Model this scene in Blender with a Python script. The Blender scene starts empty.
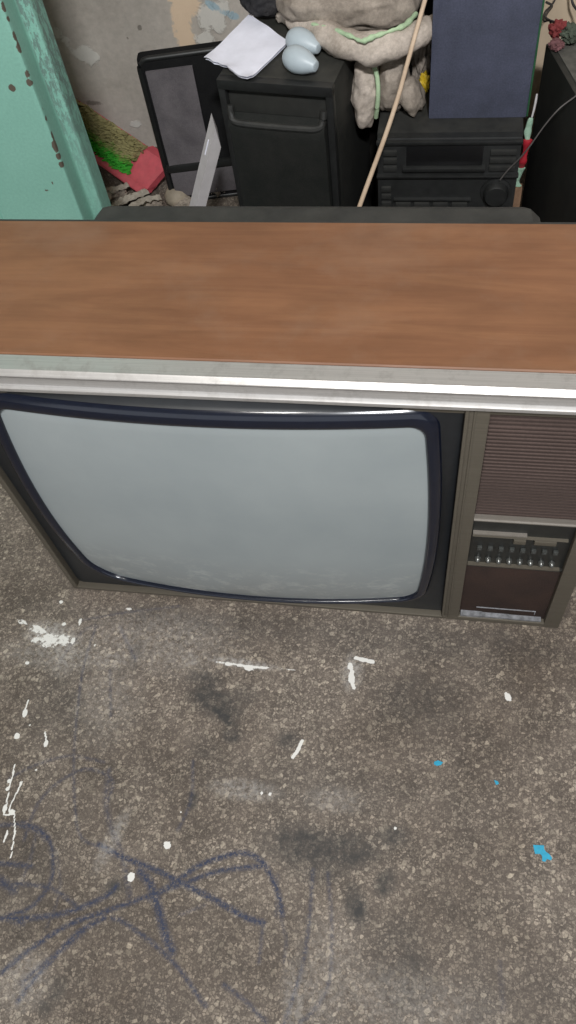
import bpy, bmesh, math, random
import numpy as np
from mathutils import Vector, Matrix, noise
random.seed(7)
scene = bpy.context.scene
COL = scene.collection

# ------------------------------------------------------------ camera
CAM_AX = ((0.985, -0.063, 0.163), (0.139, 0.844, -0.518), (-0.105, 0.533, 0.840))
CAM_P = Vector((0.5699, -0.5649, 1.1971))
FPX = 830.0
cb_, sb_ = math.cos(.3043), math.sin(.3043)
M3 = Matrix.Rotation(.3043, 3, 'Z') @ Matrix.Rotation(.5742, 3, 'X') @ Matrix.Rotation(-.1944, 3, 'Z')
cam_d = bpy.data.cameras.new('camera')
cam = bpy.data.objects.new('camera', cam_d); COL.objects.link(cam)
cam.matrix_world = Matrix.Translation(CAM_P) @ M3.to_4x4()
cam_d.sensor_fit = 'VERTICAL'; cam_d.sensor_height = 36.0; cam_d.lens = 36.0 * FPX / 1024.0
cam_d.clip_start = 0.02
scene.camera = cam

# ------------------------------------------------------------ world, lamps, exposure
vs = scene.view_settings
vs.view_transform = 'Standard'; vs.look = 'None'; vs.gamma = 1.0; vs.use_curve_mapping = False
vs.exposure = -0.36
w = bpy.data.worlds.new('world'); scene.world = w; w.use_nodes = True
w.node_tree.nodes['Background'].inputs[0].default_value = (0.90, 0.94, 1.0, 1)
w.node_tree.nodes['Background'].inputs[1].default_value = 1.35

def lamp(name, loc, energy, sx, sy, target, color=(1, 1, 1), rot=0.0):
    d = bpy.data.lights.new(name, 'AREA'); d.shape = 'RECTANGLE'; d.size = sx; d.size_y = sy
    d.energy = energy; d.color = color
    o = bpy.data.objects.new(name, d); COL.objects.link(o); o.location = loc
    q = (Vector(target) - Vector(loc)).to_track_quat('-Z', 'Y')
    o.rotation_euler = (q.to_matrix() @ Matrix.Rotation(rot, 3, 'Z')).to_euler()
    return o
lamp('tube_lamp', (0.85, -1.45, 2.50), 92, 0.22, 0.10, (0.45, 0.3, 0.3), (0.97, 0.98, 1.0))
lamp('bulb_lamp', (0.15, -1.2, 2.5), 16, 0.16, 0.16, (0.3, 0.2, 0.2), (1.0, 0.97, 0.92))

# ------------------------------------------------------------ pixel -> point helpers (photo frame 576 x 1024)
def ray(px, py):
    return M3 @ Vector(((px - 288) / FPX, -(py - 512) / FPX, -1.0))
def aty(px, py, Y):
    d = ray(px, py); return CAM_P + d * ((Y - CAM_P.y) / d.y)
def atz(px, py, Z=0.0):
    d = ray(px, py); return CAM_P + d * ((Z - CAM_P.z) / d.z)

# ------------------------------------------------------------ materials
class NT:
    def __init__(s, name):
        s.m = bpy.data.materials.new(name); s.m.use_nodes = True
        s.t = s.m.node_tree; s.b = s.t.nodes['Principled BSDF']
        s.tc = s.t.nodes.new('ShaderNodeTexCoord')
    def n(s, typ, ins=None, **kw):
        nd = s.t.nodes.new(typ)
        for k, v in kw.items(): setattr(nd, k, v)
        for k, v in (ins or {}).items():
            if isinstance(v, bpy.types.NodeSocket): s.t.links.new(v, nd.inputs[k])
            else: nd.inputs[k].default_value = v
        return nd
    def coord(s, scale=(1, 1, 1), rot=(0, 0, 0), src='Object'):
        return s.n('ShaderNodeMapping', {'Vector': s.tc.outputs[src], 'Scale': scale, 'Rotation': rot}).outputs[0]
    def noise(s, vec, scale, detail=4, rough=.55, dist=0):
        return s.n('ShaderNodeTexNoise', {'Vector': vec, 'Scale': scale, 'Detail': detail, 'Roughness': rough, 'Distortion': dist}).outputs[0]
    def ramp(s, fac, stops, interp='LINEAR'):
        r = s.n('ShaderNodeValToRGB', {'Fac': fac}); cr = r.color_ramp; cr.interpolation = interp
        while len(cr.elements) < len(stops): cr.elements.new(0.5)
        for e, (p, c) in zip(cr.elements, stops):
            e.position = p; e.color = (c, c, c, 1) if not hasattr(c, '__len__') else (*c, 1)
        return r.outputs[0]
    def mix(s, f, a, b, mode='MIX'):
        nd = s.n('ShaderNodeMix', data_type='RGBA', blend_type=mode)
        for i, v in ((0, f), (6, a), (7, b)):
            if isinstance(v, bpy.types.NodeSocket): s.t.links.new(v, nd.inputs[i])
            else: nd.inputs[i].default_value = v if i == 0 else (*v, 1)
        return nd.outputs[2]
    def math(s, op, a, b=0.0, clamp=False):
        nd = s.n('ShaderNodeMath', {0: a, 1: b}, operation=op); nd.use_clamp = clamp
        return nd.outputs[0]
    def bump(s, h, strength=.3, dist=.002):
        nb = s.n('ShaderNodeBump', {'Height': h, 'Strength': strength, 'Distance': dist})
        s.t.links.new(nb.outputs[0], s.b.inputs['Normal'])
    def set(s, key, v):
        if isinstance(v, bpy.types.NodeSocket): s.t.links.new(v, s.b.inputs[key])
        else: s.b.inputs[key].default_value = (*v, 1) if hasattr(v, '__len__') else v
def srgb(r, g, b):
    f = lambda c: (c / 255 / 12.92) if c / 255 <= .04045 else ((c / 255 + .055) / 1.055) ** 2.4
    return (f(r), f(g), f(b))
def simple(name, c, rough=.6, metal=0.0, var=.18, scale=60, bump=0.0, spec=.5, dust=0.0, dustc=srgb(120, 112, 102), coat=0.0):
    m = NT(name); v = m.coord()
    n = m.noise(v, scale, 5)
    lo = tuple(x * (1 - var) for x in c); hi = tuple(min(1, x * (1 + var)) for x in c)
    col = m.ramp(n, [(.3, lo), (.7, hi)])
    if dust > 0:
        dn = m.noise(v, 14, 6, .7)
        geo = m.n('ShaderNodeNewGeometry')
        up = m.n('ShaderNodeSeparateXYZ', {0: geo.outputs['Normal']}).outputs[2]
        upf = m.math('ADD', m.math('MULTIPLY', up, .75, True), .25)
        f = m.math('MULTIPLY', m.ramp(dn, [(.35, 0.15), (.75, 1.0)]), m.math('MULTIPLY', upf, dust), True)
        col = m.mix(f, col, dustc)
    m.set('Base Color', col); m.set('Roughness', rough); m.set('Metallic', metal)
    m.set('Specular IOR Level', spec)
    if coat: m.set('Coat Weight', coat); m.set('Coat Roughness', .08)
    if bump: m.bump(n, bump)
    return m.m

def mat_floor():
    m = NT('terrazzo_floor'); v = m.coord()
    big = m.noise(v, 3.2, 6, .62)
    mid = m.noise(v, 16, 6, .7)
    base = m.ramp(mid, [(.25, srgb(76, 69, 62)), (.55, srgb(100, 91, 83)), (.8, srgb(124, 114, 104))])
    wv = m.n('ShaderNodeVectorMath', {0: v, 1: m.n('ShaderNodeTexNoise', {'Vector': v, 'Scale': 90.0, 'Detail': 2.0}).outputs[1]}, operation='ADD')
    dv = m.n('ShaderNodeMix', {0: .004}, data_type='VECTOR')
    m.t.links.new(v, dv.inputs[4]); m.t.links.new(wv.outputs[0], dv.inputs[5])
    for sc, lo, hi, tone, s_ in ((360.0, .05, .5, srgb(152, 141, 128), .65), (230.0, .16, .55, srgb(166, 154, 139), .75), (150.0, .55, .78, srgb(180, 169, 152), .75)):
        vo = m.n('ShaderNodeTexVoronoi', {'Vector': dv.outputs[1], 'Scale': sc, 'Randomness': 1.0})
        ve = m.n('ShaderNodeTexVoronoi', {'Vector': dv.outputs[1], 'Scale': sc, 'Randomness': 1.0}, feature='DISTANCE_TO_EDGE')
        rnd = m.n('ShaderNodeSeparateColor', {0: vo.outputs['Color']})
        sel = m.ramp(rnd.outputs[0], [(lo + .25, 0.0), (min(.99, hi + .35), 1.0)])
        edge = m.ramp(ve.outputs[0], [(.06, 0.0), (.16, 1.0)])
        tint = m.mix(rnd.outputs[1], tuple(x * .55 for x in tone), tuple(min(1, x * 1.15) for x in tone))
        f = m.math('MULTIPLY', m.math('MULTIPLY', sel, edge), s_)
        base = m.mix(f, base, tint)
    dirt = m.ramp(big, [(.3, srgb(150, 140, 130)), (.62, (1, 1, 1))])
    base = m.mix(.75, base, dirt, 'MULTIPLY')
    fine = m.noise(v, 420, 3, .7)
    base = m.mix(.55, base, m.ramp(fine, [(.3, .35), (.7, 1.7)]), 'MULTIPLY')
    at = lambda nm: m.n('ShaderNodeAttribute', attribute_name=nm).outputs['Fac']
    gr = m.noise(v, 260, 4, .8)
    cut = m.ramp(gr, [(.38, 0.12), (.56, 1.0)])
    dk = m.math('MULTIPLY', at('stain_shade'), m.ramp(m.noise(v, 45, 5, .75), [(.35, .35), (.6, 1.0)]))
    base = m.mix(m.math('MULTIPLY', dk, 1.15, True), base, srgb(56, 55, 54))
    base = m.mix(m.math('MULTIPLY', m.math('MULTIPLY', at('chalk'), cut), 1.25, True), base, srgb(47, 54, 74))
    pg = m.math('MULTIPLY', at('scuff'), m.ramp(m.noise(v, 120, 5, .8), [(.40, 0.0), (.58, 1.0)]))
    base = m.mix(m.math('MULTIPLY', pg, .85), base, srgb(176, 172, 166))
    pw = m.math('ADD', at('paint'), m.math('MULTIPLY', m.math('SUBTRACT', m.noise(v, 150, 4, .7), .5), 1.5))
    base = m.mix(m.ramp(pw, [(.42, 0.0), (.52, 1.0)]), base, srgb(214, 212, 206))
    m.set('Base Color', base)
    m.set('Roughness', m.ramp(mid, [(.3, .62), (.8, .85)])); m.set('Specular IOR Level', .35)
    m.bump(fine, .25, .001)
    return m.m

def mat_wall():
    m = NT('grey_plaster'); v = m.coord()
    n1 = m.noise(v, 5, 7, .65); n2 = m.noise(v, 60, 6, .7); n3 = m.noise(v, 26, 6, .7, .6)
    c = m.ramp(n1, [(.3, srgb(168, 160, 150)), (.5, srgb(186, 178, 168)), (.72, srgb(198, 190, 180))])
    c = m.mix(.5, c, m.ramp(n2, [(.3, .72), (.7, 1.2)]), 'MULTIPLY')
    at = lambda nm: m.n('ShaderNodeAttribute', attribute_name=nm).outputs['Fac']
    rg = lambda a, k: m.ramp(m.math('ADD', at(a), m.math('MULTIPLY', m.math('MULTIPLY', m.math('SUBTRACT', n3, .5), k * 3.4), m.ramp(at(a), [(.0, 0.0), (.25, 1.0)]))), [(.38, 0.0), (.66, 1.0)])
    c = m.mix(m.math('MULTIPLY', rg('beige', .7), .85), c, srgb(224, 198, 168))
    c = m.mix(m.math('MULTIPLY', rg('pale', 1.1), .6), c, srgb(222, 220, 212))
    c = m.mix(m.math('MULTIPLY', rg('blue', 1.0), .8), c, srgb(150, 178, 190))
    c = m.mix(m.math('MULTIPLY', rg('dark', 1.0), .6), c, srgb(84, 78, 70))
    m.set('Base Color', c); m.set('Roughness', .9); m.set('Specular IOR Level', .2)
    hh = m.math('ADD', m.math('MULTIPLY', n2, .4), m.math('MULTIPLY', rg('pale', 1.1), .6))
    m.bump(hh, .6, .004)
    return m.m

def mat_wood():
    m = NT('brown_wood_veneer')
    v = m.coord((1.2, 9, 9)); vf = m.coord((3, 120, 120)); vo = m.coord()
    a = m.noise(v, 3.2, 6, .6, .9); b = m.noise(vf, 2.5, 4, .6)
    c = m.ramp(a, [(.28, srgb(112, 76, 52)), (.45, srgb(121, 83, 58)), (.6, srgb(129, 90, 63)), (.78, srgb(116, 79, 54))])
    c = m.mix(.4, c, m.ramp(b, [(.3, .88), (.7, 1.08)]), 'MULTIPLY')
    wv = m.n('ShaderNodeTexWave', {'Vector': m.coord((.55, 6, 6)), 'Scale': 3.0, 'Distortion': 5.0, 'Detail': 3.0, 'Detail Scale': 1.5}, bands_direction='Y').outputs[1]
    c = m.mix(.22, c, m.ramp(wv, [(.0, .86), (.35, 1.0), (1.0, 1.03)]), 'MULTIPLY')
    d = m.noise(vo, 7, 6, .7); e = m.noise(m.coord((1.6, 3.5, 5)), 2.0, 5, .65)
    c = m.mix(.8, c, m.ramp(e, [(.3, .66), (.55, 1.0), (.75, 1.18)]), 'MULTIPLY')
    c = m.mix(m.math('MULTIPLY', m.ramp(d, [(.5, 0.0), (.8, 1.0)]), .4), c, srgb(134, 112, 94))
    m.set('Base Color', c); m.set('Roughness', m.ramp(d, [(.3, .42), (.7, .62)])); m.set('Specular IOR Level', .4)
    m.bump(b, .08, .001)
    return m.m

def mat_teal():
    m = NT('chipped_teal_paint'); v = m.coord()
    n = m.noise(v, 4, 5); f = m.noise(v, 240, 3, .7)
    c = m.ramp(n, [(.3, srgb(116, 164, 148)), (.7, srgb(130, 178, 162))])
    c = m.mix(.35, c, m.ramp(f, [(.3, .75), (.7, 1.2)]), 'MULTIPLY')
    at = lambda nm: m.n('ShaderNodeAttribute', attribute_name=nm).outputs['Fac']
    worn = m.math('MULTIPLY', at('worn'), m.ramp(m.noise(m.coord((1, 1, .35)), 130, 6, .8), [(.47, 0.0), (.53, 1.0)]))
    c = m.mix(m.math('MULTIPLY', worn, .75), c, srgb(92, 104, 100))
    chip = m.ramp(m.math('ADD', at('chip'), m.math('MULTIPLY', m.math('SUBTRACT', m.noise(v, 160, 4, .7), .5), .9)), [(.46, 0.0), (.54, 1.0)])
    c = m.mix(chip, c, srgb(86, 78, 68))
    sc = m.ramp(m.noise(m.coord((1, 1, .5)), 75, 5, .6), [(.76, 0.0), (.80, 1.0)])
    c = m.mix(m.math('MULTIPLY', sc, .7), c, srgb(70, 98, 88))
    m.set('Base Color', c); m.set('Roughness', .5)
    m.bump(f, .15, .001)
    return m.m

def mat_brushed(name, c, rough=.36, metal=.9, var=.25, aniso=.6):
    m = NT(name)
    n = m.noise(m.coord((2, 260, 260)), 3, 3, .6); d = m.noise(m.coord(), 40, 6, .7)
    col = m.ramp(n, [(.3, tuple(x * (1 - var * .5) for x in c)), (.7, tuple(min(1, x * (1 + var * .4)) for x in c))])
    col = m.mix(m.math('MULTIPLY', m.ramp(d, [(.5, 0.0), (.8, 1.0)]), .45), col, srgb(96, 88, 78))
    m.set('Base Color', col); m.set('Metallic', metal)
    m.set('Roughness', m.ramp(d, [(.3, rough), (.8, min(1, rough + .2))]))
    return m.m

def mat_grille(name, ca, cb, pitch, axis='Z'):
    m = NT(name)
    wv = m.n('ShaderNodeTexWave', {'Vector': m.coord(), 'Scale': 1.0 / pitch / 3.18 * 1.0, 'Distortion': 0.0}, bands_direction=axis).outputs[1]
    n = m.noise(m.coord(), 300, 3, .7); d = m.noise(m.coord(), 14, 5)
    c = m.mix(m.ramp(wv, [(.1, 0.0), (.7, 1.0)]), ca, cb)
    c = m.mix(.5, c, m.ramp(n, [(.3, .7), (.7, 1.25)]), 'MULTIPLY')
    c = m.mix(.3, c, m.ramp(d, [(.3, .7), (.7, 1.2)]), 'MULTIPLY')
    m.set('Base Color', c); m.set('Roughness', .85); m.set('Specular IOR Level', .2)
    m.bump(wv, .5, .001)
    return m.m

def mat_screen():
    m = NT('grey_picture_tube_glass'); v = m.coord()
    n = m.noise(v, 5, 6, .6); s = m.noise(m.coord((1, 1, 1.5), (0, .5, 0)), 26, 7, .8)
    c = m.ramp(n, [(.3, srgb(131, 138, 139)), (.7, srgb(143, 149, 149))])
    sep = m.n('ShaderNodeSeparateXYZ', {0: v})
    low = m.ramp(sep.outputs[2], [(.06, 1.0), (.20, 0.0)])
    sm = m.math('MULTIPLY', m.ramp(s, [(.50, 0.0), (.66, 1.0)]), low)
    c = m.mix(m.math('MULTIPLY', sm, .75), c, srgb(190, 192, 188))
    dr = m.math('MULTIPLY', m.ramp(n, [(.35, 0.2), (.65, 1.0)]), low)
    c = m.mix(m.math('MULTIPLY', dr, .5), c, srgb(98, 94, 88))
    m.set('Base Color', c); m.set('Roughness', .42); m.set('Specular IOR Level', .35)
    return m.m

def mat_cloth(name, c, c2=None, scale=180, bump=.5, dirt=.4):
    m = NT(name); v = m.coord()
    n = m.noise(v, scale, 4, .7); d = m.noise(v, 17, 7, .7)
    col = m.mix(m.ramp(d, [(.38, 0.0), (.68, 1.0)]), c, c2 or tuple(x * .6 for x in c))
    col = m.mix(dirt, col, m.ramp(n, [(.3, .6), (.7, 1.25)]), 'MULTIPLY')
    m.set('Base Color', col); m.set('Roughness', .95); m.set('Specular IOR Level', .1)
    m.bump(n, bump, .0015)
    return m.m

FLOOR = mat_floor(); WALL = mat_wall(); WOOD = mat_wood(); TEAL = mat_teal()
PLASTER = simple('plain_plaster', srgb(176, 170, 160), .9, var=.06, scale=5)
ALU = mat_brushed('brushed_aluminium', srgb(180, 177, 173), .36, .55)
BRONZE = mat_brushed('bronze_grey_metal', srgb(98, 92, 81), .52, .5)
DULL_ALU = mat_brushed('dull_aluminium', srgb(132, 126, 118), .5, .5)
BRIGHT = mat_brushed('bright_metal', srgb(205, 202, 196), .3, .9)
GLOSS = simple('glossy_blue_black_plastic', srgb(16, 21, 34), .17, var=.1, coat=.15, spec=.5)
GLOSS_D = simple('dull_black_plastic', srgb(23, 26, 29), .45, var=.2, dust=.07, scale=90)
BLACK = simple('dusty_black_plastic', srgb(33, 34, 33), .62, var=.25, dust=.4, scale=70, dustc=srgb(84, 82, 76))
BLACK_S = simple('satin_black_plastic', srgb(29, 30, 30), .45, var=.25, dust=.22, scale=70, dustc=srgb(80, 80, 76))
BLACK_WOOD = simple('black_laminated_board', srgb(29, 30, 28), .6, var=.3, dust=.42, scale=50, dustc=srgb(92, 90, 82))
BLACK_F = mat_cloth('black_fabric', srgb(26, 26, 27), srgb(34, 34, 34), 300, .4)
DARK_GRILLE = mat_cloth('black_speaker_cloth', srgb(38, 40, 38), srgb(48, 48, 46), 500, .4)
GRILLE = mat_grille('ribbed_brown_grille', srgb(60, 50, 46), srgb(80, 67, 62), .0064)
BROWN = mat_cloth('brown_speaker_cloth', srgb(58, 46, 41), srgb(48, 40, 37), 420, .3, .5)
SCREEN = mat_screen()
BLUEGREY = mat_cloth('blue_grey_cloth', srgb(80, 83, 99), srgb(70, 73, 86), 330, .4, .5)
MESHG = mat_cloth('grey_mesh_fabric', srgb(112, 107, 109), srgb(92, 88, 91), 520, .4, .5)
CUSH = mat_cloth('grubby_beige_cloth', srgb(204, 192, 180), srgb(160, 149, 137), 200, .5, .5)
CUSH_D = mat_cloth('grubby_grey_cloth', srgb(166, 155, 143), srgb(126, 117, 107), 200, .5, .5)
GREENP = mat_cloth('pale_green_piping_cloth', srgb(184, 208, 170), srgb(160, 184, 150), 220, .4, .3)
DARKKNIT = mat_cloth('dark_knit', srgb(46, 46, 48), srgb(66, 64, 64), 130, 1.0, .7)
PAPER = simple('white_paper', srgb(232, 233, 244), .85, var=.05, scale=50, bump=.15)
EGG = simple('pale_blue_white_plastic', srgb(178, 190, 196), .4, var=.06, scale=30, dust=.15)
PINK = simple('pinkish_red_plastic', srgb(206, 84, 96), .55, var=.15, scale=60, dust=.3, dustc=srgb(150, 118, 108))
STICK = mat_cloth('pale_bamboo', srgb(206, 184, 160), srgb(184, 160, 136), 60, .3, .3)
BARG = simple('white_plastic_trunking', srgb(196, 192, 192), .5, var=.08, scale=30, dust=.15)
RAG = mat_cloth('dusty_grey_rag', srgb(166, 154, 140), srgb(112, 104, 96), 120, .9, .6)
RAGL = mat_cloth('pale_rag_strips', srgb(186, 178, 164), srgb(140, 130, 116), 120, .6, .4)
CREAM = simple('cream_board', srgb(206, 186, 160), .8, var=.08, scale=20)
DUSTB = simple('thick_grey_dust_on_black', srgb(88, 86, 80), .9, var=.35, scale=70)
RED = simple('red_plastic', srgb(170, 38, 50), .5, var=.2)
GREEN = simple('dark_green_plastic', srgb(40, 86, 56), .5, var=.2)
MINT = mat_cloth('mint_and_white_wrapper', srgb(170, 196, 176), srgb(96, 140, 112), 60, .4, .3)
BROWNB = mat_cloth('brown_wood_offcut', srgb(140, 112, 90), srgb(104, 80, 62), 60, .4, .3)
YELLOW = simple('yellow_plastic', srgb(196, 166, 40), .5, var=.15)
CYAN = simple('cyan_flake', srgb(40, 150, 182), .5, var=.12, scale=200)
CABLE = simple('dark_cable_rubber', srgb(48, 46, 46), .6)
CARD = mat_cloth('dark_cardboard', srgb(44, 41, 38), srgb(34, 32, 30), 60, .3, .3)

def mat_bristle():
    m = NT('green_bristles'); v = m.coord()
    at = m.n('ShaderNodeAttribute', attribute_name='dusty').outputs['Fac']
    n = m.noise(v, 80, 4, .7)
    f = m.math('ADD', at, m.math('MULTIPLY', m.math('SUBTRACT', n, .5), .8), True)
    c = m.ramp(f, [(.2, srgb(70, 180, 56)), (.45, srgb(124, 156, 74)), (.8, srgb(158, 150, 104))])
    m.set('Base Color', c); m.set('Roughness', .8)
    return m.m
BRISTLE = mat_bristle()

# ------------------------------------------------------------ object helpers
def link(name, bm, mat, parent=None, smooth=35, loc=None, rot=None):
    me = bpy.data.meshes.new(name)
    bmesh.ops.recalc_face_normals(bm, faces=bm.faces)
    bm.to_mesh(me); bm.free()
    if smooth:
        me.polygons.foreach_set('use_smooth', [True] * len(me.polygons))
        me.set_sharp_from_angle(angle=math.radians(smooth))
    me.materials.append(mat)
    o = bpy.data.objects.new(name, me); COL.objects.link(o)
    if parent: o.parent = parent
    if loc: o.location = loc
    if rot: o.rotation_euler = rot
    return o
def thing(name, label, cat, loc=(0, 0, 0), rz=0.0, group=None):
    o = bpy.data.objects.new(name, None); COL.objects.link(o); o.empty_display_size = .05
    o.location = loc; o.rotation_euler = (0, 0, rz)
    return tag(o, label, cat, group)
def tag(o, label, cat, group=None):
    o['label'] = label; o['category'] = cat
    if group: o['group'] = group
    return o
def structure(o):
    o['kind'] = 'structure'; return o
def B(): return bmesh.new()
def box(bm, x0, x1, y0, y1, z0, z1, bev=0.0, seg=2, mat=None):
    t = bmesh.new()
    r = bmesh.ops.create_cube(t, size=1)
    for v in t.verts:
        v.co = Vector(((x0 + x1) / 2 + v.co.x * (x1 - x0), (y0 + y1) / 2 + v.co.y * (y1 - y0), (z0 + z1) / 2 + v.co.z * (z1 - z0)))
    if bev: bmesh.ops.bevel(t, geom=list(t.edges), offset=bev, segments=seg, profile=.6, affect='EDGES')
    if mat is not None: bmesh.ops.transform(t, matrix=mat, verts=t.verts)
    merge(bm, t)
def merge(bm, t):
    me = bpy.data.meshes.new('tmp'); t.to_mesh(me); t.free(); bm.from_mesh(me); bpy.data.meshes.remove(me)
def prism_x(bm, prof, x0, x1):          # closed (y, z) profile swept along x
    a = [bm.verts.new((x0, y, z)) for y, z in prof]; b = [bm.verts.new((x1, y, z)) for y, z in prof]
    n = len(prof)
    for i in range(n): bm.faces.new((a[i], a[(i + 1) % n], b[(i + 1) % n], b[i]))
    bm.faces.new(a[::-1]); bm.faces.new(b)
def tube(bm, pts, r, seg=8, caps=True):
    pts = [Vector(p) for p in pts]; rs = r if hasattr(r, '__len__') else [r] * len(pts)
    rings = []; up = Vector((0, 0, 1))
    for i, p in enumerate(pts):
        d = (pts[min(i + 1, len(pts) - 1)] - pts[max(i - 1, 0)]).normalized()
        u = d.cross(up if abs(d.z) < .95 else Vector((1, 0, 0))).normalized(); v = d.cross(u)
        rings.append([bm.verts.new(p + (u * math.cos(6.2832 * k / seg) + v * math.sin(6.2832 * k / seg)) * rs[i]) for k in range(seg)])
    for a, b in zip(rings, rings[1:]):
        for k in range(seg): bm.faces.new((a[k], a[(k + 1) % seg], b[(k + 1) % seg], b[k]))
    if caps: bm.faces.new(rings[0][::-1]); bm.faces.new(rings[-1])
def spline(pts, n=8):
    pts = [Vector(p) for p in pts]; out = []
    P = [pts[0] * 2 - pts[1]] + pts + [pts[-1] * 2 - pts[-2]]
    for i in range(1, len(P) - 2):
        for k in range(n):
            t = k / n
            out.append(.5 * ((2 * P[i]) + (-P[i - 1] + P[i + 1]) * t + (2 * P[i - 1] - 5 * P[i] + 4 * P[i + 1] - P[i + 2]) * t * t + (-P[i - 1] + 3 * P[i] - 3 * P[i + 1] + P[i + 2]) * t ** 3))
    out.append(pts[-1]); return out
def blob(bm, c, rx, ry, rz, amp=.08, freq=3.0, sub=4, seed=0.0, rot=None, flat=None, sq=1.0, wr=0.0):
    t = bmesh.new(); bmesh.ops.create_icosphere(t, subdivisions=sub, radius=1)
    R_ = rot.to_matrix() if rot else Matrix.Identity(3)
    for v in t.verts:
        d = v.co.normalized()
        k = 1 + amp * noise.fractal(d * freq + Vector((seed, seed * 2, 0)), 1.0, 2.0, 4)
        f = lambda a: math.copysign(abs(a) ** sq, a)
        p = Vector((f(d.x) * rx, f(d.y) * ry, f(d.z) * rz)) * k
        if wr: p += d * wr * (noise.noise(p * 34 + Vector((seed, 0, 3))) + .5 * noise.noise(p * 80) - .6 * abs(noise.noise(p * 22 + Vector((0, seed, 0)))))
        p = R_ @ p + Vector(c)
        if flat is not None: p.z = max(p.z, flat)
        v.co = p
    merge(bm, t)
def lathe(bm, prof, seg=24, mat=None):
    t = bmesh.new(); rings = []
    for r, z in prof:
        rings.append([t.verts.new((r * math.cos(6.28318 * k / seg), r * math.sin(6.28318 * k / seg), z)) for k in range(seg)] if r > 1e-5 else [t.verts.new((0, 0, z))])
    for a, b in zip(rings, rings[1:]):
        for k in range(seg):
            q = [a[k % len(a)], a[(k + 1) % len(a)], b[(k + 1) % len(b)], b[k % len(b)]]
            q = list(dict.fromkeys(q))
            if len(q) > 2: t.faces.new(q)
    if mat is not None: bmesh.ops.transform(t, matrix=mat, verts=t.verts)
    merge(bm, t)

# ------------------------------------------------------------ marks held by a surface (paint drops, chalk, stains, painted shade)
def seg_dist(P, a, b):
    ab = b - a; t = np.clip(((P - a) @ ab) / max(ab @ ab, 1e-12), 0, 1)
    return np.linalg.norm(P - (a + t[:, None] * ab), axis=1)
def strokes(P, lines, soft=.6):
    out = np.zeros(len(P))
    for pts, wd, amt in lines:
        pts = [np.array(p) for p in pts]
        lo = np.min(pts, axis=0) - wd * 3; hi = np.max(pts, axis=0) + wd * 3
        ix = np.where(np.all((P >= lo) & (P <= hi), axis=1))[0]
        if not len(ix): continue
        Q = P[ix]; d = np.full(len(ix), 9.0)
        for a, b in zip(pts, pts[1:]): d = np.minimum(d, seg_dist(Q, a, b))
        v = np.clip((wd * (1 + soft) - d) / (wd * 2 * soft), 0, 1) * amt
        out[ix] = np.maximum(out[ix], v)
    return out
def blobs(P, items):
    out = np.zeros(len(P))
    for c, rx, ry, ang, amt in items:
        q = P - np.array(c); ca, sa = math.cos(ang), math.sin(ang)
        u = (q[:, 0] * ca + q[:, 1] * sa) / rx; v = (-q[:, 0] * sa + q[:, 1] * ca) / ry
        r = np.sqrt(u * u + v * v)
        out = np.maximum(out, np.clip((1.45 - r) / .9, 0, 1) * amt)
    return out
def grid_mesh(name, us, vs_, fn):
    U, V = np.meshgrid(us, vs_, indexing='ij'); nu, nv = U.shape
    co = fn(U.ravel(), V.ravel())
    i = np.arange(nu * nv).reshape(nu, nv)
    f = np.stack([i[:-1, :-1], i[1:, :-1], i[1:, 1:], i[:-1, 1:]], -1).reshape(-1, 4)
    me = bpy.data.meshes.new(name)
    me.vertices.add(len(co)); me.vertices.foreach_set('co', co.astype(np.float32).ravel())
    me.loops.add(f.size); me.loops.foreach_set('vertex_index', f.astype(np.int32).ravel())
    me.polygons.add(len(f)); me.polygons.foreach_set('loop_start', np.arange(0, f.size, 4, dtype=np.int32))
    me.update(calc_edges=True); me.validate()
    return me, U.ravel(), V.ravel()
def attr(me, name, vals):
    a = me.attributes.new(name, 'FLOAT', 'POINT'); a.data.foreach_set('value', vals.astype(np.float32))
def axis(lo, a, b, hi, step):
    return np.concatenate([[lo], np.arange(a, b, step), [b, hi]])

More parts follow.
